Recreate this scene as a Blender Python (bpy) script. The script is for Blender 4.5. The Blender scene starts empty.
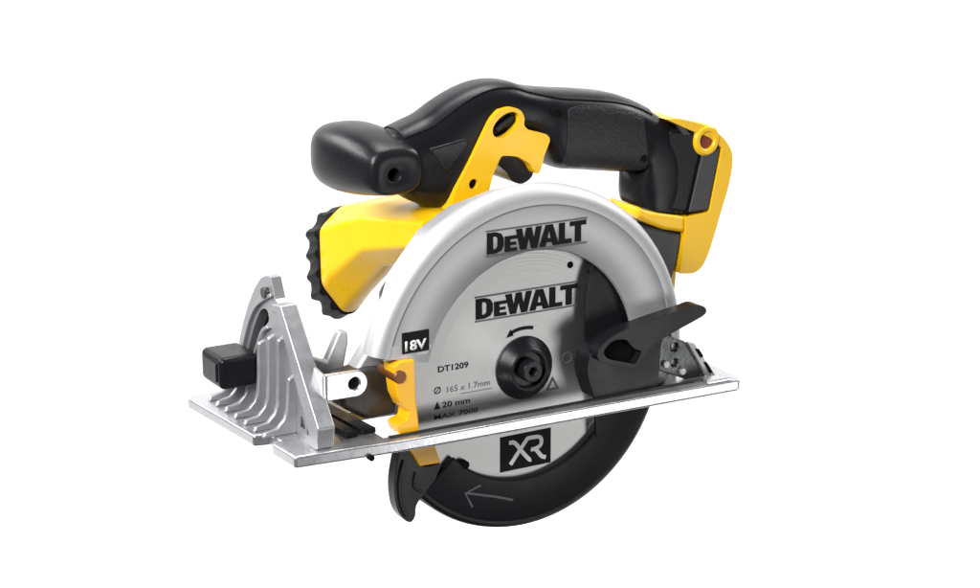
import bpy, bmesh, math
from math import sin, cos, pi, radians, hypot, atan2
from mathutils import Vector, Matrix

S = bpy.context.scene
COL = S.collection
MM = 0.001
ARBOR_Z = 0.85            # height of the blade axis above the studio floor
YAW, PITCH = radians(30.8), radians(15.35)

# ------------------------------------------------------------------ camera
cd = bpy.data.cameras.new('camera')
cam = bpy.data.objects.new('camera', cd)
COL.objects.link(cam)
S.camera = cam
d = Vector((sin(YAW) * cos(PITCH), cos(YAW) * cos(PITCH), -sin(PITCH)))
r = Vector((cos(YAW), -sin(YAW), 0))
u = r.cross(d)
M = Matrix((r, u, -d)).transposed().to_4x4()
M.translation = Vector((-0.5469, -0.8833, 0.3260 + ARBOR_Z))
cam.matrix_world = M
cd.sensor_width = 36
cd.lens = 2000 / 980 * 36
cd.clip_start, cd.clip_end = 0.02, 100

# ------------------------------------------------------------------ world and lamps
w = bpy.data.worlds.new('World')
S.world = w
w.use_nodes = True
w.node_tree.nodes['Background'].inputs[0].default_value = (1, 1, 1, 1)
w.node_tree.nodes['Background'].inputs[1].default_value = 0.06


def area(name, loc, target, size, sizey, power, col=(1, 1, 1)):
    ld = bpy.data.lights.new(name, 'AREA')
    ld.shape = 'RECTANGLE'
    ld.size, ld.size_y, ld.energy, ld.color = size, sizey, power, col
    o = bpy.data.objects.new(name, ld)
    COL.objects.link(o)
    o.location = loc
    o.rotation_euler = (Vector(target) - Vector(loc)).to_track_quat('-Z', 'Y').to_euler()
    return o


fwd = Vector((sin(YAW), cos(YAW), 0))
side = Vector((cos(YAW), -sin(YAW), 0))
up = Vector((0, 0, 1))


def at(a, s, z):
    return fwd * a + side * s + up * z


area('overhead_softbox', at(0.35, 0.1, 2.3), at(0.1, 0, 0.85), 0.7, 0.7, 16)
area('backdrop_lamp', at(1.0, -2.4, 2.6), at(2.5, 0.3, 0.6), 1.2, 1.2, 68)
area('backdrop_lamp', at(1.0, 2.4, 2.6), at(2.5, -0.3, 0.6), 1.2, 1.2, 68)
area('fill_softbox', at(-0.9, 1.55, 0.36), at(0, 0, 0.85), 0.6, 0.6, 6)
area('side_softbox', at(0.0, -1.5, 1.65), at(0, 0, 0.9), 0.3, 0.3, 9)
area('key_softbox', at(-1.4, -0.75, 1.85), at(0, 0, 0.9), 0.8, 0.8, 56)
S.view_settings.view_transform = 'Standard'
S.view_settings.look = 'None'
S.view_settings.exposure = 0
S.view_settings.gamma = 1
S.view_settings.use_curve_mapping = False
S.render.engine = 'CYCLES'
S.cycles.use_denoising = True
S.cycles.max_bounces = 8

# ------------------------------------------------------------------ materials


def mat(name, base, rough=0.5, metal=0.0, bump=0.0, scale=800.0, vary=0.0, vscale=60.0, spec=0.5, aniso=0.0, coat=0.0, rvary=0.0):
    m = bpy.data.materials.new(name)
    m.use_nodes = True
    nt = m.node_tree
    b = nt.nodes['Principled BSDF']
    b.inputs['Base Color'].default_value = (*base, 1)
    b.inputs['Roughness'].default_value = rough
    b.inputs['Metallic'].default_value = metal
    b.inputs['Specular IOR Level'].default_value = spec
    b.inputs['Coat Weight'].default_value = coat
    tc = nt.nodes.new('ShaderNodeTexCoord')
    if bump:
        n = nt.nodes.new('ShaderNodeTexNoise')
        n.inputs['Scale'].default_value = scale
        n.inputs['Detail'].default_value = 3
        nt.links.new(tc.outputs['Object'], n.inputs['Vector'])
        bp = nt.nodes.new('ShaderNodeBump')
        bp.inputs['Strength'].default_value = bump
        bp.inputs['Distance'].default_value = 0.0004
        nt.links.new(n.outputs['Fac'], bp.inputs['Height'])
        nt.links.new(bp.outputs['Normal'], b.inputs['Normal'])
    if vary or rvary:
        n = nt.nodes.new('ShaderNodeTexNoise')
        n.inputs['Scale'].default_value = vscale
        n.inputs['Detail'].default_value = 5
        nt.links.new(tc.outputs['Object'], n.inputs['Vector'])
        if vary:
            mx = nt.nodes.new('ShaderNodeMix')
            mx.data_type = 'RGBA'
            mx.inputs[6].default_value = (*[c * (1 - vary) for c in base], 1)
            mx.inputs[7].default_value = (*[min(1, c * (1 + vary)) for c in base], 1)
            nt.links.new(n.outputs['Fac'], mx.inputs[0])
            nt.links.new(mx.outputs[2], b.inputs['Base Color'])
        if rvary:
            mr = nt.nodes.new('ShaderNodeMapRange')
            mr.inputs[1].default_value, mr.inputs[2].default_value = 0.3, 0.7
            mr.inputs[3].default_value, mr.inputs[4].default_value = max(0.02, rough - rvary), rough + rvary
            nt.links.new(n.outputs['Fac'], mr.inputs[0])
            nt.links.new(mr.outputs[0], b.inputs['Roughness'])
    if aniso:
        sx = nt.nodes.new('ShaderNodeSeparateXYZ')
        nt.links.new(tc.outputs['Object'], sx.inputs[0])
        zz = nt.nodes.new('ShaderNodeMath')
        zz.operation = 'SUBTRACT'
        zz.inputs[1].default_value = 0.091
        nt.links.new(sx.outputs[2], zz.inputs[0])
        cb = nt.nodes.new('ShaderNodeCombineXYZ')
        nt.links.new(sx.outputs[0], cb.inputs[0])
        nt.links.new(zz.outputs[0], cb.inputs[1])
        ln = nt.nodes.new('ShaderNodeVectorMath')
        ln.operation = 'LENGTH'
        nt.links.new(cb.outputs[0], ln.inputs[0])
        rn = nt.nodes.new('ShaderNodeTexNoise')
        rn.noise_dimensions = '1D'
        rn.inputs['Scale'].default_value = 2200
        rn.inputs['Detail'].default_value = 4
        nt.links.new(ln.outputs['Value'], rn.inputs['W'])
        mr2 = nt.nodes.new('ShaderNodeMapRange')
        mr2.inputs[1].default_value, mr2.inputs[2].default_value = 0.3, 0.7
        mr2.inputs[3].default_value, mr2.inputs[4].default_value = rough - 0.06, rough + 0.06
        nt.links.new(rn.outputs['Fac'], mr2.inputs[0])
        nt.links.new(mr2.outputs[0], b.inputs['Roughness'])
        mx.inputs[6].default_value = (*[c * 0.955 for c in base], 1)
        mx.inputs[7].default_value = (*[c * 1.045 for c in base], 1)
        nt.links.new(rn.outputs['Fac'], mx.inputs[0])
        b.inputs['Anisotropic'].default_value = aniso
        b.inputs['Anisotropic Rotation'].default_value = 0.25
        t = nt.nodes.new('ShaderNodeTangent')
        t.direction_type = 'RADIAL'
        t.axis = 'Y'
        nt.links.new(t.outputs[0], b.inputs['Tangent'])
    return m


YEL = mat('yellow_plastic', (0.88, 0.505, 0.004), 0.32, bump=0.12, scale=1500, vary=0.04, rvary=0.06)
ORG = mat('amber_plastic', (0.90, 0.46, 0.006), 0.38, bump=0.12, scale=1500, vary=0.05)
BLK = mat('black_plastic', (0.009, 0.009, 0.011), 0.28, bump=0.2, scale=1800, rvary=0.05, spec=0.2)
RUB = mat('black_rubber', (0.010, 0.010, 0.012), 0.30, bump=0.3, scale=1400, rvary=0.05, spec=0.32)
GRP = mat('grip_rubber', (0.013, 0.013, 0.015), 0.42, bump=1.0, scale=620, spec=0.4)
DRK = mat('dark_recess', (0.004, 0.004, 0.004), 0.7, bump=0.1, spec=0.1)
GUA = mat('black_guard', (0.010, 0.010, 0.012), 0.42, bump=0.2, scale=1600, rvary=0.05, spec=0.2)
GRY = mat('grey_plastic', (0.040, 0.040, 0.045), 0.45, bump=0.2, scale=1600)
PRT = mat('black_print', (0.008, 0.008, 0.008), 0.6, vary=0.2, spec=0.15)
PWH = mat('white_print', (0.80, 0.80, 0.80), 0.5, vary=0.03)
PGR = mat('grey_print', (0.10, 0.10, 0.105), 0.5, vary=0.1)
LGR = mat('grey_mark', (0.065, 0.065, 0.072), 0.5, vary=0.1)
SIL = mat('cast_silver', (0.53, 0.53, 0.54), 0.52, 0.65, bump=0.16, scale=1600, vary=0.03, vscale=900, rvary=0.02)
ALU = mat('pressed_aluminium', (0.62, 0.62, 0.64), 0.30, 0.85, bump=0.12, scale=500, vary=0.06, vscale=120, rvary=0.06)
CAL = mat('cast_aluminium', (0.40, 0.40, 0.415), 0.42, 0.7, bump=0.3, scale=700, vary=0.08, vscale=160, rvary=0.06)
STL = mat('dark_steel', (0.085, 0.09, 0.085), 0.35, 0.9, bump=0.3, scale=600, vary=0.3, vscale=150, rvary=0.1)
BLA = mat('brushed_blade', (0.36, 0.357, 0.352), 0.40, 0.9, bump=0.1, scale=900, vary=0.04, vscale=90, aniso=0.75)
WHT = mat('white_paper', (0.9, 0.9, 0.9), 0.8, vary=0.01, vscale=4)

# ------------------------------------------------------------------ mesh helpers (millimetres, blade axis at the origin)
BASE = 91.0               # the lowest point of the saw lies 91 mm under the blade axis


def finish(name, bm, m, parent=None, bevel=0.0, seg=3, angle=35, smooth=True, subsurf=0):
    bmesh.ops.recalc_face_normals(bm, faces=bm.faces)
    for v in bm.verts:
        v.co = Vector((v.co.x, v.co.y, v.co.z + BASE)) * MM
    me = bpy.data.meshes.new(name)
    if smooth:
        for f in bm.faces:
            f.smooth = True
    bm.to_mesh(me)
    bm.free()
    me.materials.append(m)
    o = bpy.data.objects.new(name, me)
    COL.objects.link(o)
    if parent is not None:
        o.parent = parent
    if subsurf:
        md = o.modifiers.new('subdivision', 'SUBSURF')
        md.levels = md.render_levels = subsurf
    if bevel:
        md = o.modifiers.new('bevel', 'BEVEL')
        md.width = bevel * MM
        md.segments = seg
        md.limit_method = 'ANGLE'
        md.angle_limit = radians(angle)
        md.harden_normals = True
        md.use_clamp_overlap = True
    elif smooth:
        me.set_sharp_from_angle(angle=radians(angle))
    return o


AX = {'x': lambda a, b, t: (t, a, b), 'y': lambda a, b, t: (a, t, b), 'z': lambda a, b, t: (a, b, t)}


def add_prism(bm, outer, t0, t1, axis='y', holes=()):
    """extrude a flat outline (with holes) from t0 to t1 along an axis"""
    f3 = AX[axis]
    es = []
    for loop in [outer] + list(holes):
        vs = [bm.verts.new(f3(a, b, t0)) for a, b in loop]
        for i in range(len(vs)):
            es.append(bm.edges.new((vs[i], vs[(i + 1) % len(vs)])))
    g = bmesh.ops.triangle_fill(bm, use_beauty=True, use_dissolve=False, edges=es)
    fs = [x for x in g['geom'] if isinstance(x, bmesh.types.BMFace)]
    e = bmesh.ops.extrude_face_region(bm, geom=fs)
    dv = Vector(f3(0, 0, t1 - t0))
    for x in e['geom']:
        if isinstance(x, bmesh.types.BMVert):
            x.co += dv


def prism(name, outer, t0, t1, m, parent, axis='y', holes=(), bevel=0.0, seg=3, angle=35):
    bm = bmesh.new()
    add_prism(bm, outer, t0, t1, axis, holes)
    return finish(name, bm, m, parent, bevel, seg, angle)


def add_box(bm, x0, x1, y0, y1, z0, z1):
    g = bmesh.ops.create_cube(bm, size=1)
    for v in g['verts']:
        v.co = Vector(((x0 + x1) / 2 + v.co.x * (x1 - x0), (y0 + y1) / 2 + v.co.y * (y1 - y0), (z0 + z1) / 2 + v.co.z * (z1 - z0)))
    return g['verts']


def box(name, x0, x1, y0, y1, z0, z1, m, parent, bevel=0.0, seg=3):
    bm = bmesh.new()
    add_box(bm, x0, x1, y0, y1, z0, z1)
    return finish(name, bm, m, parent, bevel, seg)


def circ(cx, cz, rx, rz=None, n=32, a0=0, a1=2 * pi):
    rz = rx if rz is None else rz
    full = abs(a1 - a0 - 2 * pi) < 1e-6
    k = n if full else n + 1
    return [(cx + rx * cos(a0 + (a1 - a0) * i / n), cz + rz * sin(a0 + (a1 - a0) * i / n)) for i in range(k)]


def spline(pts, n=5, closed=True):
    """Catmull-Rom through the points"""
    out = []
    N = len(pts)
    rng = range(N) if closed else range(N - 1)
    for i in rng:
        g = (lambda k: pts[k % N]) if closed else (lambda k: pts[min(max(k, 0), N - 1)])
        p0, p1, p2, p3 = g(i - 1), g(i), g(i + 1), g(i + 2)
        for j in range(n):
            t = j / n
            out.append(tuple(0.5 * (2 * b + (c - a) * t + (2 * a - 5 * b + 4 * c - e) * t * t + (3 * b - a - 3 * c + e) * t ** 3)
                             for a, b, c, e in zip(p0, p1, p2, p3)))
    if not closed:
        out.append(tuple(pts[-1]))
    return out


def rounded(pts, rad, n=4):
    out = []
    N = len(pts)
    for i in range(N):
        p, a_, b_ = Vector(pts[i]), Vector(pts[i - 1]), Vector(pts[(i + 1) % N])
        ra = min(rad, (a_ - p).length * 0.42)
        rb_ = min(rad, (b_ - p).length * 0.42)
        q0, q1 = p + (a_ - p).normalized() * ra, p + (b_ - p).normalized() * rb_
        for k in range(n + 1):
            t = k / n
            out.append(tuple(q0 * (1 - t) ** 2 + p * 2 * t * (1 - t) + q1 * t * t))
    return out


def lathe(name, prof, m, parent, a0=0.0, a1=2 * pi, n=96, cx=0.0, cz=0.0, sz=1.0, closed=False, angle=35, bm=None):
    """turn a (radius, y) profile round the Y axis"""
    own = bm is None
    if own:
        bm = bmesh.new()
    full = abs(a1 - a0 - 2 * pi) < 1e-6
    k = n if full else n + 1
    rings = []
    for i in range(k):
        a = a0 + (a1 - a0) * i / n
        rings.append([bm.verts.new((cx + rr * cos(a), yy, cz + rr * sin(a) * sz)) for rr, yy in prof])
    P = len(prof)
    for i in range(n):
        A, B = rings[i], rings[(i + 1) % k]
        for j in range(P if closed else P - 1):
            q = (A[j], A[(j + 1) % P], B[(j + 1) % P], B[j])
            try:
                bm.faces.new(q)
            except ValueError:
                pass
    if not full and closed:
        bm.faces.new(rings[0])
        bm.faces.new(rings[-1])
    bmesh.ops.remove_doubles(bm, verts=bm.verts, dist=1e-5)
    if own:
        return finish(name, bm, m, parent, angle=angle)


def loft(name, rings, m, parent, bevel=0.0, angle=60, bm=None, closed=True, cap=True):
    own = bm is None
    if own:
        bm = bmesh.new()
    R = [[bm.verts.new(p) for p in ring] for ring in rings]
    n = len(R[0])
    for A, B in zip(R[:-1], R[1:]):
        for j in range(n if closed else n - 1):
            bm.faces.new((A[j], A[(j + 1) % n], B[(j + 1) % n], B[j]))
    if cap and closed:
        bm.faces.new(R[0])
        bm.faces.new(R[-1])
    if own:
        return finish(name, bm, m, parent, bevel, angle=angle)


def sgnpow(x, p):
    return math.copysign(abs(x) ** p, x)


def sup(n_exp, k=48, a0=0.0, a1=2 * pi):
    """unit superellipse"""
    full = abs(a1 - a0 - 2 * pi) < 1e-6
    kk = k if full else k + 1
    return [(sgnpow(cos(a0 + (a1 - a0) * i / k), 2 / n_exp), sgnpow(sin(a0 + (a1 - a0) * i / k), 2 / n_exp)) for i in range(kk)]


def disc(name, x, z, rad, y0, y1, m, parent, n=24, bevel=0.0):
    return prism(name, circ(x, z, rad, n=n), y0, y1, m, parent, bevel=bevel)


def stroke(pts, wd):
    """flat ribbon outline along a polyline"""
    L, Rr = [], []
    for i, p in enumerate(pts):
        a = pts[max(i - 1, 0)]
        b = pts[min(i + 1, len(pts) - 1)]
        dx, dz = b[0] - a[0], b[1] - a[1]
        l = hypot(dx, dz)
        nx, nz = -dz / l * wd / 2, dx / l * wd / 2
        L.append((p[0] + nx, p[1] + nz))
        Rr.append((p[0] - nx, p[1] - nz))
    return L + Rr[::-1]


def text(name, s, x, z, size, y, m, parent, bold=0.0, width=None, thick=0.15):
    cu = bpy.data.curves.new('t', 'FONT')
    cu.body = s
    cu.size = 1
    cu.offset = bold
    cu.resolution_u = 3
    o = bpy.data.objects.new('t', cu)
    COL.objects.link(o)
    bpy.context.view_layer.update()
    me = o.evaluated_get(bpy.context.evaluated_depsgraph_get()).to_mesh()
    bm = bmesh.new()
    bm.from_mesh(me)
    o.to_mesh_clear()
    bpy.data.objects.remove(o)
    bpy.data.curves.remove(cu)
    xs = [v.co.x for v in bm.verts]
    ys = [v.co.y for v in bm.verts]
    hs = size / (max(ys) - min(ys))
    ws = hs if width is None else width / (max(xs) - min(xs))
    x0, y0 = min(xs), min(ys)
    for v in bm.verts:
        v.co = Vector((x + (v.co.x - x0) * ws, y, z + (v.co.y - y0) * hs))
    g = bmesh.ops.extrude_face_region(bm, geom=bm.faces[:])
    for e in g['geom']:
        if isinstance(e, bmesh.types.BMVert):
            e.co.y -= thick
    return finish(name, bm, m, parent, smooth=False)


# ------------------------------------------------------------------ the setting: a white paper sweep
bm = bmesh.new()
prof = [(0.35, 0.0), (1.2, 0.0)] + [(1.2 + 1.4 * sin(a), 1.4 - 1.4 * cos(a)) for a in [pi / 2 * i / 16 for i in range(1, 17)]] + [(2.6, 5.0)]
rows = [[bm.verts.new(at(a, s, z)) for a, z in prof] for s in (-5, 5)]
for j in range(len(prof) - 1):
    f = bm.faces.new((rows[0][j], rows[1][j], rows[1][j + 1], rows[0][j + 1]))
    f.smooth = True
me = bpy.data.meshes.new('backdrop')
bm.to_mesh(me)
bm.free()
me.materials.append(WHT)
bd = bpy.data.objects.new('backdrop', me)
COL.objects.link(bd)
bd['kind'] = 'structure'
bd['label'] = 'seamless white studio backdrop behind the saw'

# ------------------------------------------------------------------ the saw
saw = bpy.data.objects.new('circular_saw', None)
COL.objects.link(saw)
saw.location = (0, 0, ARBOR_Z - BASE * MM)
saw.empty_display_size = 0.05
saw['label'] = 'yellow and black cordless circular saw with silver blade guard and metal base plate'
saw['category'] = 'circular saw'

# ---- blade
nt_ = 24
bo = []
for i in range(nt_):
    a = 2 * pi * i / nt_
    st = 2 * pi / nt_
    for rr, f in ((82.5, 0.0), (80.0, 0.06), (75.5, 0.16), (75.0, 0.28), (78.5, 0.42), (80.5, 0.75), (81.6, 0.97)):
        bo.append((rr * cos(a + f * st), rr * sin(a + f * st)))
blade = prism('blade', bo, -1.8, 0.0, BLA, saw, holes=[circ(0, 0, 10, n=32)])

# ---- upper guard: flat ring plate, rolled rim, and the deeper back shell
R0, MIN_, Y0 = 92.2, 8.6, -3.2
prof = [(66.0, -8.2), (66.0, -10.2), (66.7, -11.0), (83.0, -11.3), (89.6, -11.0), (91.0, -10.4)]
prof += [(R0 + MIN_ * cos(a), Y0 - MIN_ * sin(a)) for a in [radians(100 - 12 * i) for i in range(0, 19)]]
prof += [(86.0, 8.0), (80.0, 8.5), (80.0, -8.0)]
guard = lathe('upper_guard', prof, SIL, saw, radians(-14), radians(167), 140, cx=0.6, cz=0.2, sz=1.012, closed=True, angle=50)
# plate corner at the front bottom
prism('guard_corner', [(-90.5, 19.8), (-64.5, 19.8), (-61.6, 24.0), (-64.5, 26.5), (-89.0, 28.0)], -11.15, -8.4, SIL, guard, bevel=0.8)
# back shell of the guard, with its lobe towards the rear
shell = [(-99, 8), (-84.5, 27.5), (-77.5, 41.0), (-71, 58.5), (-53.2, 79.3), (-34, 90.2), (-10, 95.8), (17.5, 96.8), (35, 92), (52, 84.2), (72, 71.5),
         (86.5, 63.5), (92.5, 56), (97, 42), (101, 28), (104, 12), (104, -12), (60, -14), (60, 10), (-60, 10)]
prism('guard_back', shell, 8.6, 21, SIL, guard, bevel=3.0)

# lettering of the logo: hand-cut block letters
D_ = ([(0, 0), (0.36, 0), (0.58, 0.10), (0.68, 0.32), (0.68, 0.68), (0.58, 0.90), (0.36, 1), (0, 1)], [[(0.25, 0.2), (0.25, 0.8), (0.35, 0.8), (0.43, 0.70), (0.43, 0.30), (0.35, 0.2)]])
E_ = ([(0, 0), (0.50, 0), (0.50, 0.16), (0.22, 0.16), (0.22, 0.29), (0.46, 0.29), (0.46, 0.43), (0.22, 0.43), (0.22, 0.57), (0.50, 0.57), (0.50, 0.73), (0, 0.73)], [])
W_ = ([(0.17, 0), (0.42, 0), (0.52, 0.55), (0.62, 0), (0.87, 0), (1.06, 1), (0.82, 1), (0.73, 0.42), (0.64, 1), (0.41, 1), (0.32, 0.42), (0.24, 1), (-0.02, 1)], [])
A_ = ([(0, 0), (0.25, 0), (0.29, 0.18), (0.52, 0.18), (0.56, 0), (0.82, 0), (0.56, 1), (0.26, 1)], [[(0.33, 0.36), (0.405, 0.76), (0.48, 0.36)]])
L_ = ([(0, 0), (0.54, 0), (0.54, 0.2), (0.25, 0.2), (0.25, 1), (0, 1)], [])
T_ = ([(0.20, 0), (0.46, 0), (0.46, 0.78), (0.68, 0.78), (0.68, 1.0), (-0.02, 1.0), (-0.02, 0.78), (0.20, 0.78)], [])


def logo(parent, x0, x1, z0, z1, y):
    seq = [(D_, 0.0), (E_, 0.73), (W_, 1.20), (A_, 2.16), (L_, 2.98), (T_, 3.46)]
    tot = 4.14
    hh = (z1 - z0) * 0.80
    zb = z0 + (z1 - z0) * 0.10
    sx = (x1 - x0) / tot
    for (o, hs), off in seq:
        f = lambda p: (x0 + (p[0] + off) * sx, zb + p[1] * hh)
        prism('letter', [f(p) for p in o], y, y - 0.25, PRT, parent, holes=[[f(p) for p in h] for h in hs])
    for zz, x2 in ((z0, x1), (z1 - 0.9, x1)):
        prism('logo_line', [(x0 - 0.5, zz), (x2 + 0.5, zz), (x2 + 0.5, zz + 0.9), (x0 - 0.5, zz + 0.9)], y, y - 0.2, PGR, parent)


logo(guard, -29.0, 33.0, 67.4, 81.8, -11.3)
logo(blade, -30.3, 34.0, 29.8, 44.0, -1.85)

# voltage badge
bad = prism('voltage_badge', [(-80, 22.3), (-64, 22.3), (-64, 33.8), (-80, 33.8)], -11.2, -11.6, PRT, guard, bevel=0.3, seg=2)
text('badge_text', '18V', -78.3, 23.6, 5.6, -11.62, PWH, bad, bold=0.03, width=12.6)

# blade print
text('blade_text', 'DT1209', -53.5, 5.6, 3.4, -1.82, PRT, blade, bold=0.02, width=18.6)
text('blade_text', '\u00d8', -56.0, -6.2, 4.0, -1.82, PRT, blade, bold=0.0)
text('blade_text', '165 x 1.7mm', -48.0, -6.4, 3.3, -1.82, PGR, blade, bold=0.0, width=26.5)
prism('blade_mark', [(-56.0, -14.6), (-52.2, -14.6), (-54.1, -10.4)], -1.82, -2.0, PRT, blade)
text('blade_text', '20 mm', -51.0, -14.4, 3.2, -1.82, PRT, blade, bold=0.01, width=17)
text('blade_text', 'MAX 7000', -56.0, -20.4, 2.8, -1.82, PRT, blade, bold=0.01, width=27)
for z in (-8.6, -16.4):
    prism('blade_mark', [(-40.0, z), (-20.0, z), (-20.0, z + 0.35), (-40.0, z + 0.35)], -1.82, -1.95, PGR, blade)
# rotation arrow over the flange
arc = [(22.3 * cos(a), 22.3 * sin(a)) for a in [radians(75 + 38 * i / 8) for i in range(9)]]
prism('rotation_arrow', stroke(arc, 1.9), -1.82, -2.0, PRT, blade)
prism('rotation_arrow', [(-11.2, 18.4), (-6.6, 19.0), (-8.6, 22.8)], -1.82, -2.0, PRT, blade)
disc('blade_hole', 29.3, 53.6, 1.9, -1.85, -2.05, DRK, blade)
# faint printed pictograms near the lever
prism('blade_mark', [(14, -16), (23, -16), (18.5, -8)], -1.82, -1.95, PGR, blade, holes=[[(16, -14.8), (21, -14.8), (18.5, -10.4)]])
prism('blade_mark', circ(28, 1, 3.4, n=20), -1.82, -1.95, PGR, blade, holes=[circ(28, 1, 2.7, n=20)])
# square emblem
emb = prism('emblem_badge', [(-15, -57.9), (17.6, -57.9), (17.6, -37.6), (-15, -37.6)], -1.82, -2.1, PRT, blade)
xr = [([(-9.5, -41.6), (-6.0, -42.2), (-2.6, -46.3), (0.3, -50.0), (3.6, -53.6), (4.8, -53.9)], 2.3),
      ([(2.4, -41.0), (-0.4, -44.3), (-4.6, -49.4), (-8.6, -54.4)], 2.3),
      ([(2.2, -41.1), (6.5, -41.1), (10.0, -41.6), (11.4, -43.8), (10.6, -46.6), (7.4, -47.9), (4.6, -48.0)], 2.2),
      ([(6.6, -47.4), (9.2, -50.2), (11.4, -53.0), (14.2, -54.2)], 2.3)]
for i, (p, wd) in enumerate(xr):
    prism('emblem_letter', stroke(spline(p, 3, False), wd), -2.1, -2.3 - 0.04 * i, PWH, emb)

# flange and arbor bolt
fl = lathe('blade_flange', [(0, -1.9), (17.0, -1.9), (17.6, -2.6), (17.2, -3.6), (13.2, -6.0), (12.4, -7.6), (11.6, -8.2), (10.2, -8.0), (9.4, -5.2), (0, -5.2)], BLK, saw, n=64, angle=40)
prism('arbor_bolt', circ(0, 0, 6.2, n=32), -5.0, -11.5, BLK, fl, holes=[circ(0, 0, 2.4, n=6)], bevel=0.8)
disc('bolt_socket', 0, 0, 2.7, -5.1, -8.5, DRK, fl, n=6)

# ---- lower guard
prof = [(62.4, -3.6), (62.4, -5.2), (63.4, -5.8), (85.5, -5.8), (86.6, -5.2), (88.2, -5.4), (90.2, -4.2), (90.9, -2.0), (90.9, 12.5), (90.0, 13.6), (66.0, 13.6), (66.0, 11.6), (87.0, 11.6), (87.0, -3.6)]
lg = lathe('lower_guard', prof, GUA, saw, radians(-137), radians(53), 150, closed=True, angle=30)
# black web of the lower guard, also standing in for the blade's dark reflection
web = spline([(41, 54.0), (37.5, 45.0), (35.6, 34.5), (35.4, 16.6), (38.3, -1.4), (42, -19.4)], 5, False)
web = web + [(44, -46)] + [(63.0 * cos(a), 63.0 * sin(a)) for a in [radians(-44 + 5.05 * i) for i in range(0, 20)]]
prism('dark_reflection_web', web, -8.0, -6.4, GUA, lg, bevel=0.5)
# rotation arrow on the lower guard
prism('guard_arrow', stroke([(-9.3, -73.6), (-20, -69.6), (-38.6, -63.8)], 1.3), -5.75, -6.15, LGR, lg)
prism('guard_arrow', stroke([(-29.7, -61.0), (-39.4, -63.9), (-35.0, -72.6)], 1.2), -5.75, -6.2, LGR, lg)
disc('rivet', -39.0, -47.8, 2.3, -1.9, -6.0, DRK, lg, bevel=0.5)
# front end of the lower guard: yellow wedge and black hook
bm = bmesh.new()
Y = [(-77.3, -27.0), (-59.2, -29.5), (-54.4, -43.7), (-67.2, -43.2)]
add_prism(bm, Y, -6.2, 3.0)
finish('guard_wedge', bm, ORG, lg, bevel=0.8)
hook = spline([(-79.1, -30.0), (-83.0, -42.1), (-84.2, -53.2), (-82.6, -64.8), (-78.4, -71.8), (-74.4, -74.0), (-71.8, -71.0), (-71.0, -65.4), (-67.4, -61.0), (-61.3, -57.7), (-58, -50), (-56.0, -44.5), (-66.5, -44.0), (-73, -35)], 4)
prism('guard_hook', [(x + 2.0, z) for x, z in hook], -5.0, 2.5, BLK, lg, bevel=1.6)
prism('hook_rib', stroke(spline([(-76.5, -38), (-79.5, -50), (-78.6, -62), (-75.5, -70)], 4, False), 1.8), -4.9, -6.2, BLK, lg, bevel=0.5)
prism('hook_rib', stroke(spline([(-69.5, -46), (-70.5, -54), (-66, -58)], 4, False), 1.6), -4.9, -6.0, BLK, lg, bevel=0.5)

# lever
lev = spline([(31.2, 5.7), (29.6, -1.0), (31.5, -9.6), (35.0, -18.6)], 4, False) + [(76.7, -19.6), (77.8, -10.1)] + spline([(78.1, 1.8), (79.5, 8.0), (84.0, 12.8)], 3, False) + [(70, 17), (56.4, 18.4), (42, 13), (34, 9.5)]
lv = prism('guard_lever', lev, -19.5, -6.2, BLK, lg, bevel=2.2, seg=4)
arm = spline([(104.2, 21.0), (103.6, 24.6), (97.5, 27.0), (90.5, 26.0), (74.1, 23.8), (56.4, 21.0), (41.5, 17.2), (34.4, 12.6), (32.0, 8.0), (34.0, 4.4), (39.5, 2.2), (47.3, -0.4), (57.5, -3.0), (62.0, 1.0), (65.5, 6.0), (74, 10.2), (86, 14.4), (98, 18.2)], 4)
pocket = spline([(36.3, 8.6), (38.5, 12.2), (42.8, 14.6), (50.0, 14.0), (53.5, 10.8), (56.7, 7.6), (61.0, 5.3), (57.2, -0.6), (52, 0.6), (47.3, 2.0), (39.5, 4.8)], 4)
prism('lever_arm', arm, -25.5, -17.0, BLK, lv, holes=[pocket], bevel=1.3, seg=3)
prism('lever_pocket', pocket, -19.4, -20.2, DRK, lv)

# ---- yellow front deflector at the leading edge of the guard
yp = [(-86.5, 17.2), (-82.2, 19.4), (-74.0, 19.4), (-73.6, -0.3), (-71.4, -20.0), (-83.3, -20.0), (-85.0, -14.8), (-82.5, -13.4), (-78.8, -12.6), (-77.8, -8.3), (-81.3, -5.5), (-84.4, 1.6)]
dfl = prism('front_deflector', yp, -14.0, -2.5, ORG, saw, bevel=0.8)
bm = bmesh.new()
lathe('', [(0, 4.2), (3.6, 4.2), (3.6, -14.2), (3.0, -14.8), (0, -14.8)], None, None, n=24, cx=-83.0, cz=11.5, bm=bm)
finish('shadow_pin', bm, mat('shadow_brown', (0.16, 0.05, 0.010), 0.4, 0.3, vary=0.3), dfl)  # brown pin shape, its colour stands in for a shadow at the deflector

# ---- base plate (shoe)
outer = [(-145, -17), (-90, -22.5), (126, -30), (130, -26), (130, 100), (126, 104), (-150, 104), (-154.5, 100), (-149.2, 24), (-141.5, 22), (-140.5, 10), (-146.2, 8)]
slot = [(-92, -13.0), (84, -16.5), (86, 24), (-90, 32), (-93, 30)]
shoe = prism('base_plate', outer, -26.4, -20.0, ALU, saw, axis='z', holes=[slot], bevel=1.4, seg=3)
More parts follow.
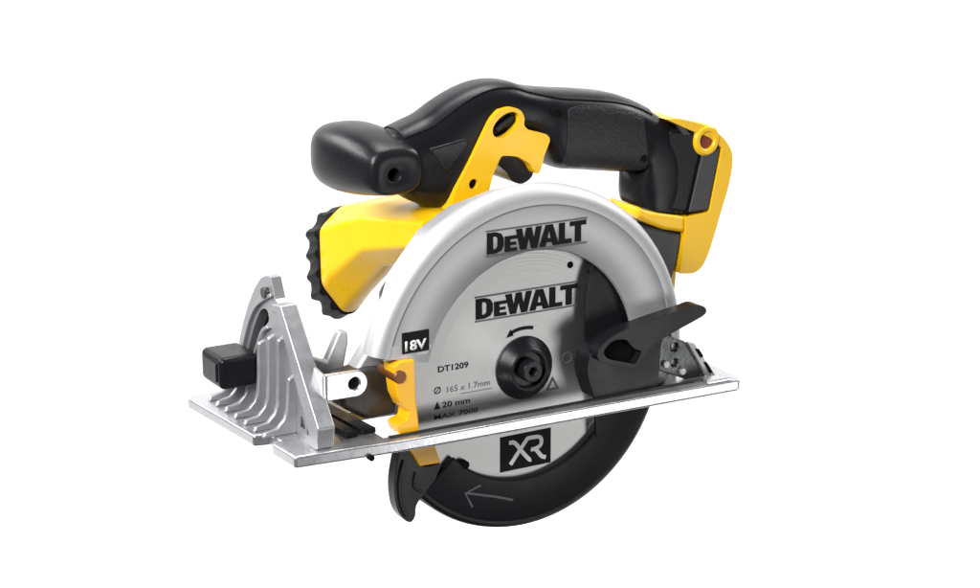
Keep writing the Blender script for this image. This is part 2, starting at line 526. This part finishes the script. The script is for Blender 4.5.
# raised edge along the near side
prism('edge_line', [(-91, -15.0), (120, -20.0), (120, -22.0), (-91, -17.2)], -20.0, -18.8, STL, shoe, axis='z', bevel=0.4)
prism('guide_strip', [(-111.5, 50), (-106, 50), (-103.5, -6), (-110, -6)], -20.0, -17.0, BLK, shoe, axis='z', bevel=0.5)
prism('guide_strip', [(-103.5, 50), (-96, 50), (-92.5, -5), (-100.5, -5)], -20.0, -17.2, BLK, shoe, axis='z', bevel=0.5)
prism('edge_tab', [(104, -29), (122, -29.5), (116, -22), (106, -22)], -20.0, -17.6, ALU, shoe, axis='z', bevel=0.8)
disc('rivet', -104.5, -26.2, 1.6, -20.0, -23.2, DRK, shoe)

# ---- bevel quadrant at the front
quad = [(43.6, 57.5), (50, 57), (56.6, 54.0), (64.5, 47), (73, 36.6), (80.5, 25), (86.8, 13.1), (90.3, 2.5), (94, -10), (96.2, -19.9), (-4.7, -19.9), (33.4, 44.2), (38.5, 47)]
qs = spline([(47.2, 33.5), (49.5, 38.5), (57.2, 36.4), (66, 26), (73, 14.5), (78.4, 3.0), (80, -4), (74, -5), (71.5, 2), (66, 12), (59.5, 21), (52, 29)], 3)
qd = prism('bevel_quadrant', quad, -128, -122, CAL, saw, axis='x', holes=[qs], bevel=0.8)
# sloping flange along the edge
prism('quadrant_flange', [(36, 45.5), (25.5, 47.0), (-16.5, -8.0), (-14.0, -19.9), (-5.0, -19.9), (-6.0, -15.6), (29.5, 41.5), (36, 41.0)], -131.5, -121.5, CAL, qd, axis='x', bevel=1.0)
prism('quadrant_lip', stroke(spline([(45, 30.5), (52, 26.6), (58, 18.8), (64, 9.6), (69.4, -1), (72.5, -10)], 4, False), 2.2), -130.4, -127.8, CAL, qd, axis='x', bevel=0.6)
prism('quadrant_lip', stroke(spline([(40, 49), (50, 44.5), (60.5, 38.2), (69.5, 28), (76.6, 16), (82, 3.6), (85, -8)], 4, False), 2.2), -130.2, -127.8, CAL, qd, axis='x', bevel=0.6)
prism('quadrant_slot_back', [(42, 42), (60, 40), (84, 0), (80, -8), (70, -8), (44, 30)], -121.8, -120.5, DRK, qd, axis='x')
disc_b = prism('bolt', circ(47.5, 48.5, 3.0, n=20), -131.0, -127.5, STL, qd, axis='x', bevel=0.5)
rib_sh = {}
for yy, zt in ((88.5, -12), (78.2, -3), (66.5, 6.0), (54.0, 22.0), (41.5, 28.0), (29.0, 30.0), (17.5, 12.0)):
    pf = [(-127.8, -20.0)] + [(-127.8, zt), (-131.8, zt - 2.4), (-133.2, -7.0), (-135.0, -12.0), (-139.0, -15.8), (-146.0, -17.2), (-147.5, -20.0)]
    prism('rib', pf, yy - 1.5, yy + 1.5, CAL, qd, bevel=1.0)
# base flange feet between the ribs, lightening holes near the corner
for yy, zz in ((6.5, -2), (8.0, -12), (0.5, -14)):
    prism('quadrant_hole', [(yy - 2.4, zz - 2.6), (yy + 2.4, zz - 2.6), (yy + 1.2, zz + 3.2)], -128.1, -128.6, STL, qd, axis='x')
# knob
bm = bmesh.new()
add_box(bm, -152.5, -130, 56.5, 84.0, -4.8, 13.0)
kn = finish('bevel_knob', bm, BLK, qd, bevel=3.2, seg=4)
prism('knob_cap', [(61, -1.0), (79.5, -1.0), (79.5, 9.4), (61, 9.4)], -153.4, -152, RUB, kn, axis='x', bevel=0.7)
# pivot bracket
bm = bmesh.new()
pl = [(-121.5, 2.6), (-104.5, 2.4)] + circ(-104.5, 9.3, 6.6, 7.0, 12, -pi / 2, pi / 2) + [(-121.5, 16.6)]
add_prism(bm, pl[:1] + pl[2:], -7.0, -4.0, 'y', [circ(-105.6, 9.6, 3.3, n=20)])
br = finish('pivot_bracket', bm, ALU, saw, bevel=0.6)
prism('bracket_side', [(-7.0, 2.5), (-7.0, 16.7), (12, 19.5), (12, 1.0)], -123.6, -121.7, ALU, br, axis='x', bevel=0.5)
disc('pivot_pin', -105.6, 9.6, 3.2, -3.0, -5.6, DRK, br)

# ---- gear housing between the guard and the motor
gh = prism('gear_housing', [(-60, 12), (-62, 40), (-40, 66), (0, 78), (40, 66), (58, 40), (60, 12), (40, -12), (-30, -14)], 21.2, 52, GRY, saw, bevel=5)
prism('shaded_interior', [(-109, 9.6), (-91.5, 12.5), (-71.9, 11.0), (-66, -14.6), (-93.5, -15.2), (-108, -6.0)], 2.0, 20.5, mat('interior_shade_brown', (0.030, 0.026, 0.021), 0.42, bump=0.4, scale=300, vary=0.4), gh, bevel=2.5)  # dark brown block put in for the shade of the open interior
prism('housing_fin', [(-117.5, 18.4), (-105, 12.6), (-97.0, 27.8), (-92.4, 27.4), (-91.8, 21.4), (-95.6, 4.0), (-113, 4.0)], 26, 32, SIL, gh, bevel=1.5)

# ---- rear bracket
rb = prism('rear_bracket', [(80, 8), (84, 8.8), (98.5, 2.9), (101, 0.2), (114.5, -19.9), (100, -19.9), (81, -11.5)], -14.5, -11.5, STL, saw, bevel=0.8,
           holes=[circ(91.5, 0.4, 2.6, n=16), circ(92.0, -8.8, 2.2, n=16)])
prism('bracket_brace', [(98.2, 3.2), (102.6, 2.2), (118.8, -19.9), (113.2, -19.9)], -17.5, -14.6, CAL, rb, bevel=0.7)
prism('brace_slot', [(103.3, -1.4), (106.0, -1.8), (109.4, -6.8), (107.2, -7.2)], -17.45, -18.0, DRK, rb)
prism('brace_slot', [(109.5, -10.2), (111.8, -10.6), (116.2, -17.2), (114.0, -17.6)], -17.45, -18.0, DRK, rb)
for x, z in ((85.0, -8.2), (96.5, -14.2)):
    disc('bolt', x, z, 1.9, -14.4, -16.6, CAL, rb, n=16, bevel=0.5)

# ---- motor


def resample(pts, n):
    L = [0.0]
    for i in range(len(pts)):
        L.append(L[-1] + (Vector(pts[(i + 1) % len(pts)]) - Vector(pts[i])).length)
    out, j = [], 0
    for k in range(n):
        t = L[-1] * k / n
        while L[j + 1] < t:
            j += 1
        f = (t - L[j]) / max(1e-9, L[j + 1] - L[j])
        out.append(tuple(Vector(pts[j]).lerp(Vector(pts[(j + 1) % len(pts)]), f)))
    return out


MS = resample(rounded([(-63.5, 22), (-64.0, 58), (-50, 71), (-8, 74), (12, 68), (14, 52), (-20, 26), (-42, 1.0), (-50, 1.5)], 4.0), 130)
MT = 74.0


def mring(y, k, top, dx=0.0, grow=0.0, bumps=0):
    out = []
    N = len(MS)
    for i, (x, z) in enumerate(MS):
        (xa, za), (xb, zb) = MS[i - 1], MS[(i + 1) % N]
        l = hypot(xb - xa, zb - za)
        fr = min(1.0, max(0.0, (-48 - x) / 6.0))          # ribs only on the front side
        g = grow + (bumps * fr * max(-0.8, cos(i / N * 2 * pi * 19)) if bumps else 0) - (1.6 * (1 - fr) if bumps else 0)
        # the outline runs clockwise, so the outward side is to its left
        nx, nz = -(zb - za) / l, (xb - xa) / l
        out.append((x + dx + nx * g, y, top - (MT - z - nz * g) * k))
    return out


mo = loft('motor_housing', [mring(y, k, t, dx) for y, k, t, dx in ((28, 0.34, 85, 18), (80, 0.53, 82.5, 7), (110, 0.83, 76.6, 1.4), (116.5, 0.90, 75.2, 0.4), (118.0, 0.915, 74.9, 0.8))], YEL, saw, angle=24)
loft('motor_cap', [mring(y, k, t, 0, g, b_) for y, k, t, g, b_ in ((116, 0.88, 74.9, -3, 0), (118.2, 0.925, 74.7, 0.3, 0), (119.0, 0.935, 74.5, 0.5, 1.8), (131, 1.0, 72.6, 0.3, 1.8), (134.5, 1.0, 72.0, -1.6, 0.6), (136.5, 1.0, 71.5, -6, 0))], mat('matte_black', (0.007, 0.007, 0.008), 0.55, bump=0.2, spec=0.12), mo, angle=30)

# ---- handle
TOPB = [((-58, 117), (-55, 100)), ((-52.5, 126.0), (-46, 90.5)), ((-43, 130), (-36, 85.0)), ((-33.4, 133.4), (-24, 82.0)), ((-22.8, 139.4), (-14, 86)), ((-9.7, 145.0), (-4, 104)), ((4.2, 148.2), (7, 116)), ((18.0, 147.6), (19, 119)),
        ((29, 144.0), (32, 118)), ((40, 141.8), (41, 107)), ((51, 140.2), (48.5, 97)), ((69.7, 137.9), (67, 93.5)), ((86.8, 135.0), (86, 90.5)), ((101, 130.2), (106.5, 87.6)), ((115, 123.0), (106.0, 87.0)), ((128, 114.5), (103.8, 83)), ((138, 104), (102.6, 78)), ((140.5, 88), (102.6, 74)), ((137.5, 72), (103.5, 70.6)), ((134.5, 60.8), (105.0, 68.6))]
HWID = [11, 15.5, 17, 17, 17, 16.5, 16, 15.5, 15.5, 16.5, 18, 18.5, 18.5, 17.5, 16.6, 16.2, 16, 16, 16, 15.6]
TB = spline([(*a, *b, h) for (a, b), h in zip(TOPB, HWID)], 4, False)
HC = 52.0


def hring(sec, a0=0.0, a1=2 * pi, k=40, grow=0.0, nexp=3.0):
    tx, tz, bx, bz, hw = sec
    c = Vector(((tx + bx) / 2, HC, (tz + bz) / 2))
    v = Vector((tx - bx, 0, tz - bz)) / 2
    l = v.length
    v = v / l * (l + grow)
    return [tuple(c + v * s + Vector((0, -(hw + grow) * co, 0))) for co, s in sup(nexp, k, a0, a1)]


hd = loft('main_handle', [hring(s) for s in TB], BLK, saw, angle=60)
# soft rubber cover along the top
bm = bmesh.new()
sec = TB[5:56]
A = [hring(s, radians(48), radians(132), 14, 0.9) for s in sec]
B = [hring(s, radians(48), radians(132), 14, -0.8) for s in sec]
loft('', [a + b[::-1] for a, b in zip(A, B)], None, None, bm=bm)
finish('handle_cover', bm, RUB, hd, bevel=0.4, seg=2, angle=50)
# textured grip panel on the near side
bm = bmesh.new()
sec = TB[40:53]
A, B = [], []
for i, s in enumerate(sec):
    e = min(i, len(sec) - 1 - i)
    lo_, hi_ = -52 + (6 if e == 0 else 0), (26, 32, 36)[min(e, 2)]
    A.append(hring(s, radians(lo_), radians(hi_), 12, 0.8))
    B.append(hring(s, radians(lo_), radians(hi_), 12, -0.8))
loft('', [a + b[::-1] for a, b in zip(A, B)], None, None, bm=bm)
finish('grip_panel', bm, GRP, hd, bevel=0.4, seg=2, angle=50)
# triangular recess on the front leg
prism('side_panel', [(-37.5, 118.2), (-14.5, 121.8), (-13.4, 119.0), (-25.5, 105.5), (-28.0, 105.8)], 34.2, 37.5, RUB, hd, bevel=1.5, seg=4)
for x, z in ((42.4, 130.5), (102.2, 98.6)):
    disc('screw_hole', x, z, 2.2, 33.9, 38, DRK, hd)

# front grip pod
pods = []
for y, cx, cz, rx, rz in ((32.4, -57.5, 107.6, 11.6, 8.8), (33.2, -57.5, 107.8, 14.0, 11.2), (35.5, -57.8, 108.2, 15.8, 13.0), (44, -58.6, 109.0, 17.6, 15.4), (60, -60.4, 109.4, 19.2, 18.0), (78, -61.8, 109.4, 19.6, 18.8), (91, -62.4, 109.2, 17.8, 17.4), (97.5, -62.4, 109.0, 14, 13.6), (100.4, -62.4, 109.0, 8, 8)):
    pods.append([(cx + rx * c, y, cz + rz * s) for c, s in sup(2.9, 48)])
P2 = []
for j in range(len(pods[0])):
    P2.append(spline([pr[j] for pr in pods], 3, False))
pr = [[P2[j][i] for j in range(len(P2))] for i in range(len(P2[0]))]
hole = [[(-59.8 + q * c, y, 106.6 + q * s) for c, s in sup(2, 48)] for y, q in ((42, 3.4), (33.0, 3.7), (32.5, 4.2))]
pd = loft('front_grip', hole + pr, RUB, saw, angle=50)

# ---- yellow trigger housing
th = [(-27.5, 78.0), (-22.4, 94.4), (-12.7, 109.9), (-3.9, 124.9), (-0.1, 131.1)] + spline([(4.9, 135.4), (12.9, 136.3), (18.9, 133.8), (21.2, 129.2)], 3, False) + [(20.6, 125.6), (23.5, 122.8), (35.4, 119.4), (38.1, 116.4)] + spline([(34.0, 107.4), (32.1, 100.7), (29.5, 97.6), (26.9, 100.1)], 3, False) + [(24.9, 103.7)] + spline([(17.0, 108.6), (7.8, 110.1), (5.2, 108.0), (1.2, 100.7)], 3, False) + [(-1.4, 92.0), (-3.9, 78.0)]
ho = [(9.2 + 8.3 * cos(a) * 1.0 + 1.6 * sin(a), 127.0 + 6.6 * sin(a) + 1.6 * cos(a)) for a in [2 * pi * i / 28 for i in range(28)]]
tg = prism('trigger_housing', rounded(th, 2.6, 3), 32.6, 71, YEL, saw, holes=[ho, circ(-11.2, 96.4, 2.9, n=20)], bevel=1.4)
prism('lock_recess', ho, 37.5, 39, DRK, tg)
disc('screw_hole', -11.2, 96.4, 2.9, 35.5, 37, DRK, tg)
prism('lock_button', stroke([(4, 124), (9, 127.2), (15.5, 130.5)], 3.6), 34.2, 38, BLK, tg, bevel=0.9)
trg = spline([(8.5, 104.1), (11.0, 108.6), (24.0, 106.9), (30.4, 99.6), (29.6, 94.4), (23.4, 91.6), (17.3, 93.8), (13.6, 99.0)], 4)
prism('trigger', trg, 39, 64, RUB, saw, bevel=2.2, seg=4)

# ---- rear battery foot
fb = [(118, 66), (134.0, 61.8), (149, 62.5), (156.0, 98.0), (148, 107), (135, 111.5), (122, 113)]
ft = prism('battery_foot', fb, 36.3, 67.5, BLK, saw, bevel=2.5, seg=4, angle=30)
prism('foot_panel', [(144.8, 96.8), (157.4, 99.4), (149.6, 62.6), (136.0, 62.6)], 35.2, 38.0, GRY, ft, bevel=1.0)
prism('foot_seam', stroke([(143.6, 99.0), (134.4, 61.5)], 1.6), 36.0, 38.0, DRK, ft)
prism('foot_highlight', [(125.5, 115.5), (131, 114.4), (137.0, 108.0), (131.5, 108.5)], 35.6, 38.0, GRY, ft, bevel=0.8)  # lighter grey patch painted as the highlight on the black foot
# yellow shell behind and below
sh = spline([(117.6, 119.6), (127, 119.0), (136.9, 116.4), (146.3, 113.1), (155.9, 107.5), (162.7, 100.9), (166.6, 92.5), (165.1, 78.4), (160.5, 63.9), (154.5, 45.8), (150.5, 35.3), (146.4, 28.6), (140.2, 25.6), (130.4, 26.7)], 3, False) + [ (133.5, 50.6), (133.4, 60.2), (150.6, 61.2), (158.4, 98.6), (149, 106), (135, 111.5)]
ys = prism('rear_shell', sh, 35.0, 69, YEL, saw, bevel=1.7, seg=4, angle=30)
prism('shell_band', [(100.2, 70.6), (99.4, 63.6), (106.7, 59.4), (118.8, 54.2), (134.5, 50.4), (134.5, 60.4), (114.8, 64.8), (105, 68.0)], 35.2, 68, YEL, ys, bevel=3.0, seg=4, angle=30)
prism('shell_wedge', [(104, 58.5), (135.7, 49.0), (130.2, 30.6), (125.5, 18.5), (112, 30.4)], 38.5, 66, GRY, ys, bevel=1.5)
prism('shell_strip', [(133.0, 31.0), (129.2, 30.0), (124.0, 17.0), (124, 6), (128.7, 7.0), (131.4, 12.5)], 41, 60, YEL, ys, bevel=1.2)
bm = bmesh.new()
lathe('', [(5.2, 50), (5.0, 35.0), (5.8, 34.2), (7.8, 34.2), (9.2, 35.4), (9.2, 50)], None, None, n=36, cx=147.3, cz=104.3, closed=True, bm=bm)
finish('screw_boss', bm, YEL, ys)
disc('screw_hole', 147.3, 104.3, 5.25, 36.2, 42, mat('rust_red', (0.22, 0.035, 0.006), 0.5, vary=0.4), ys)
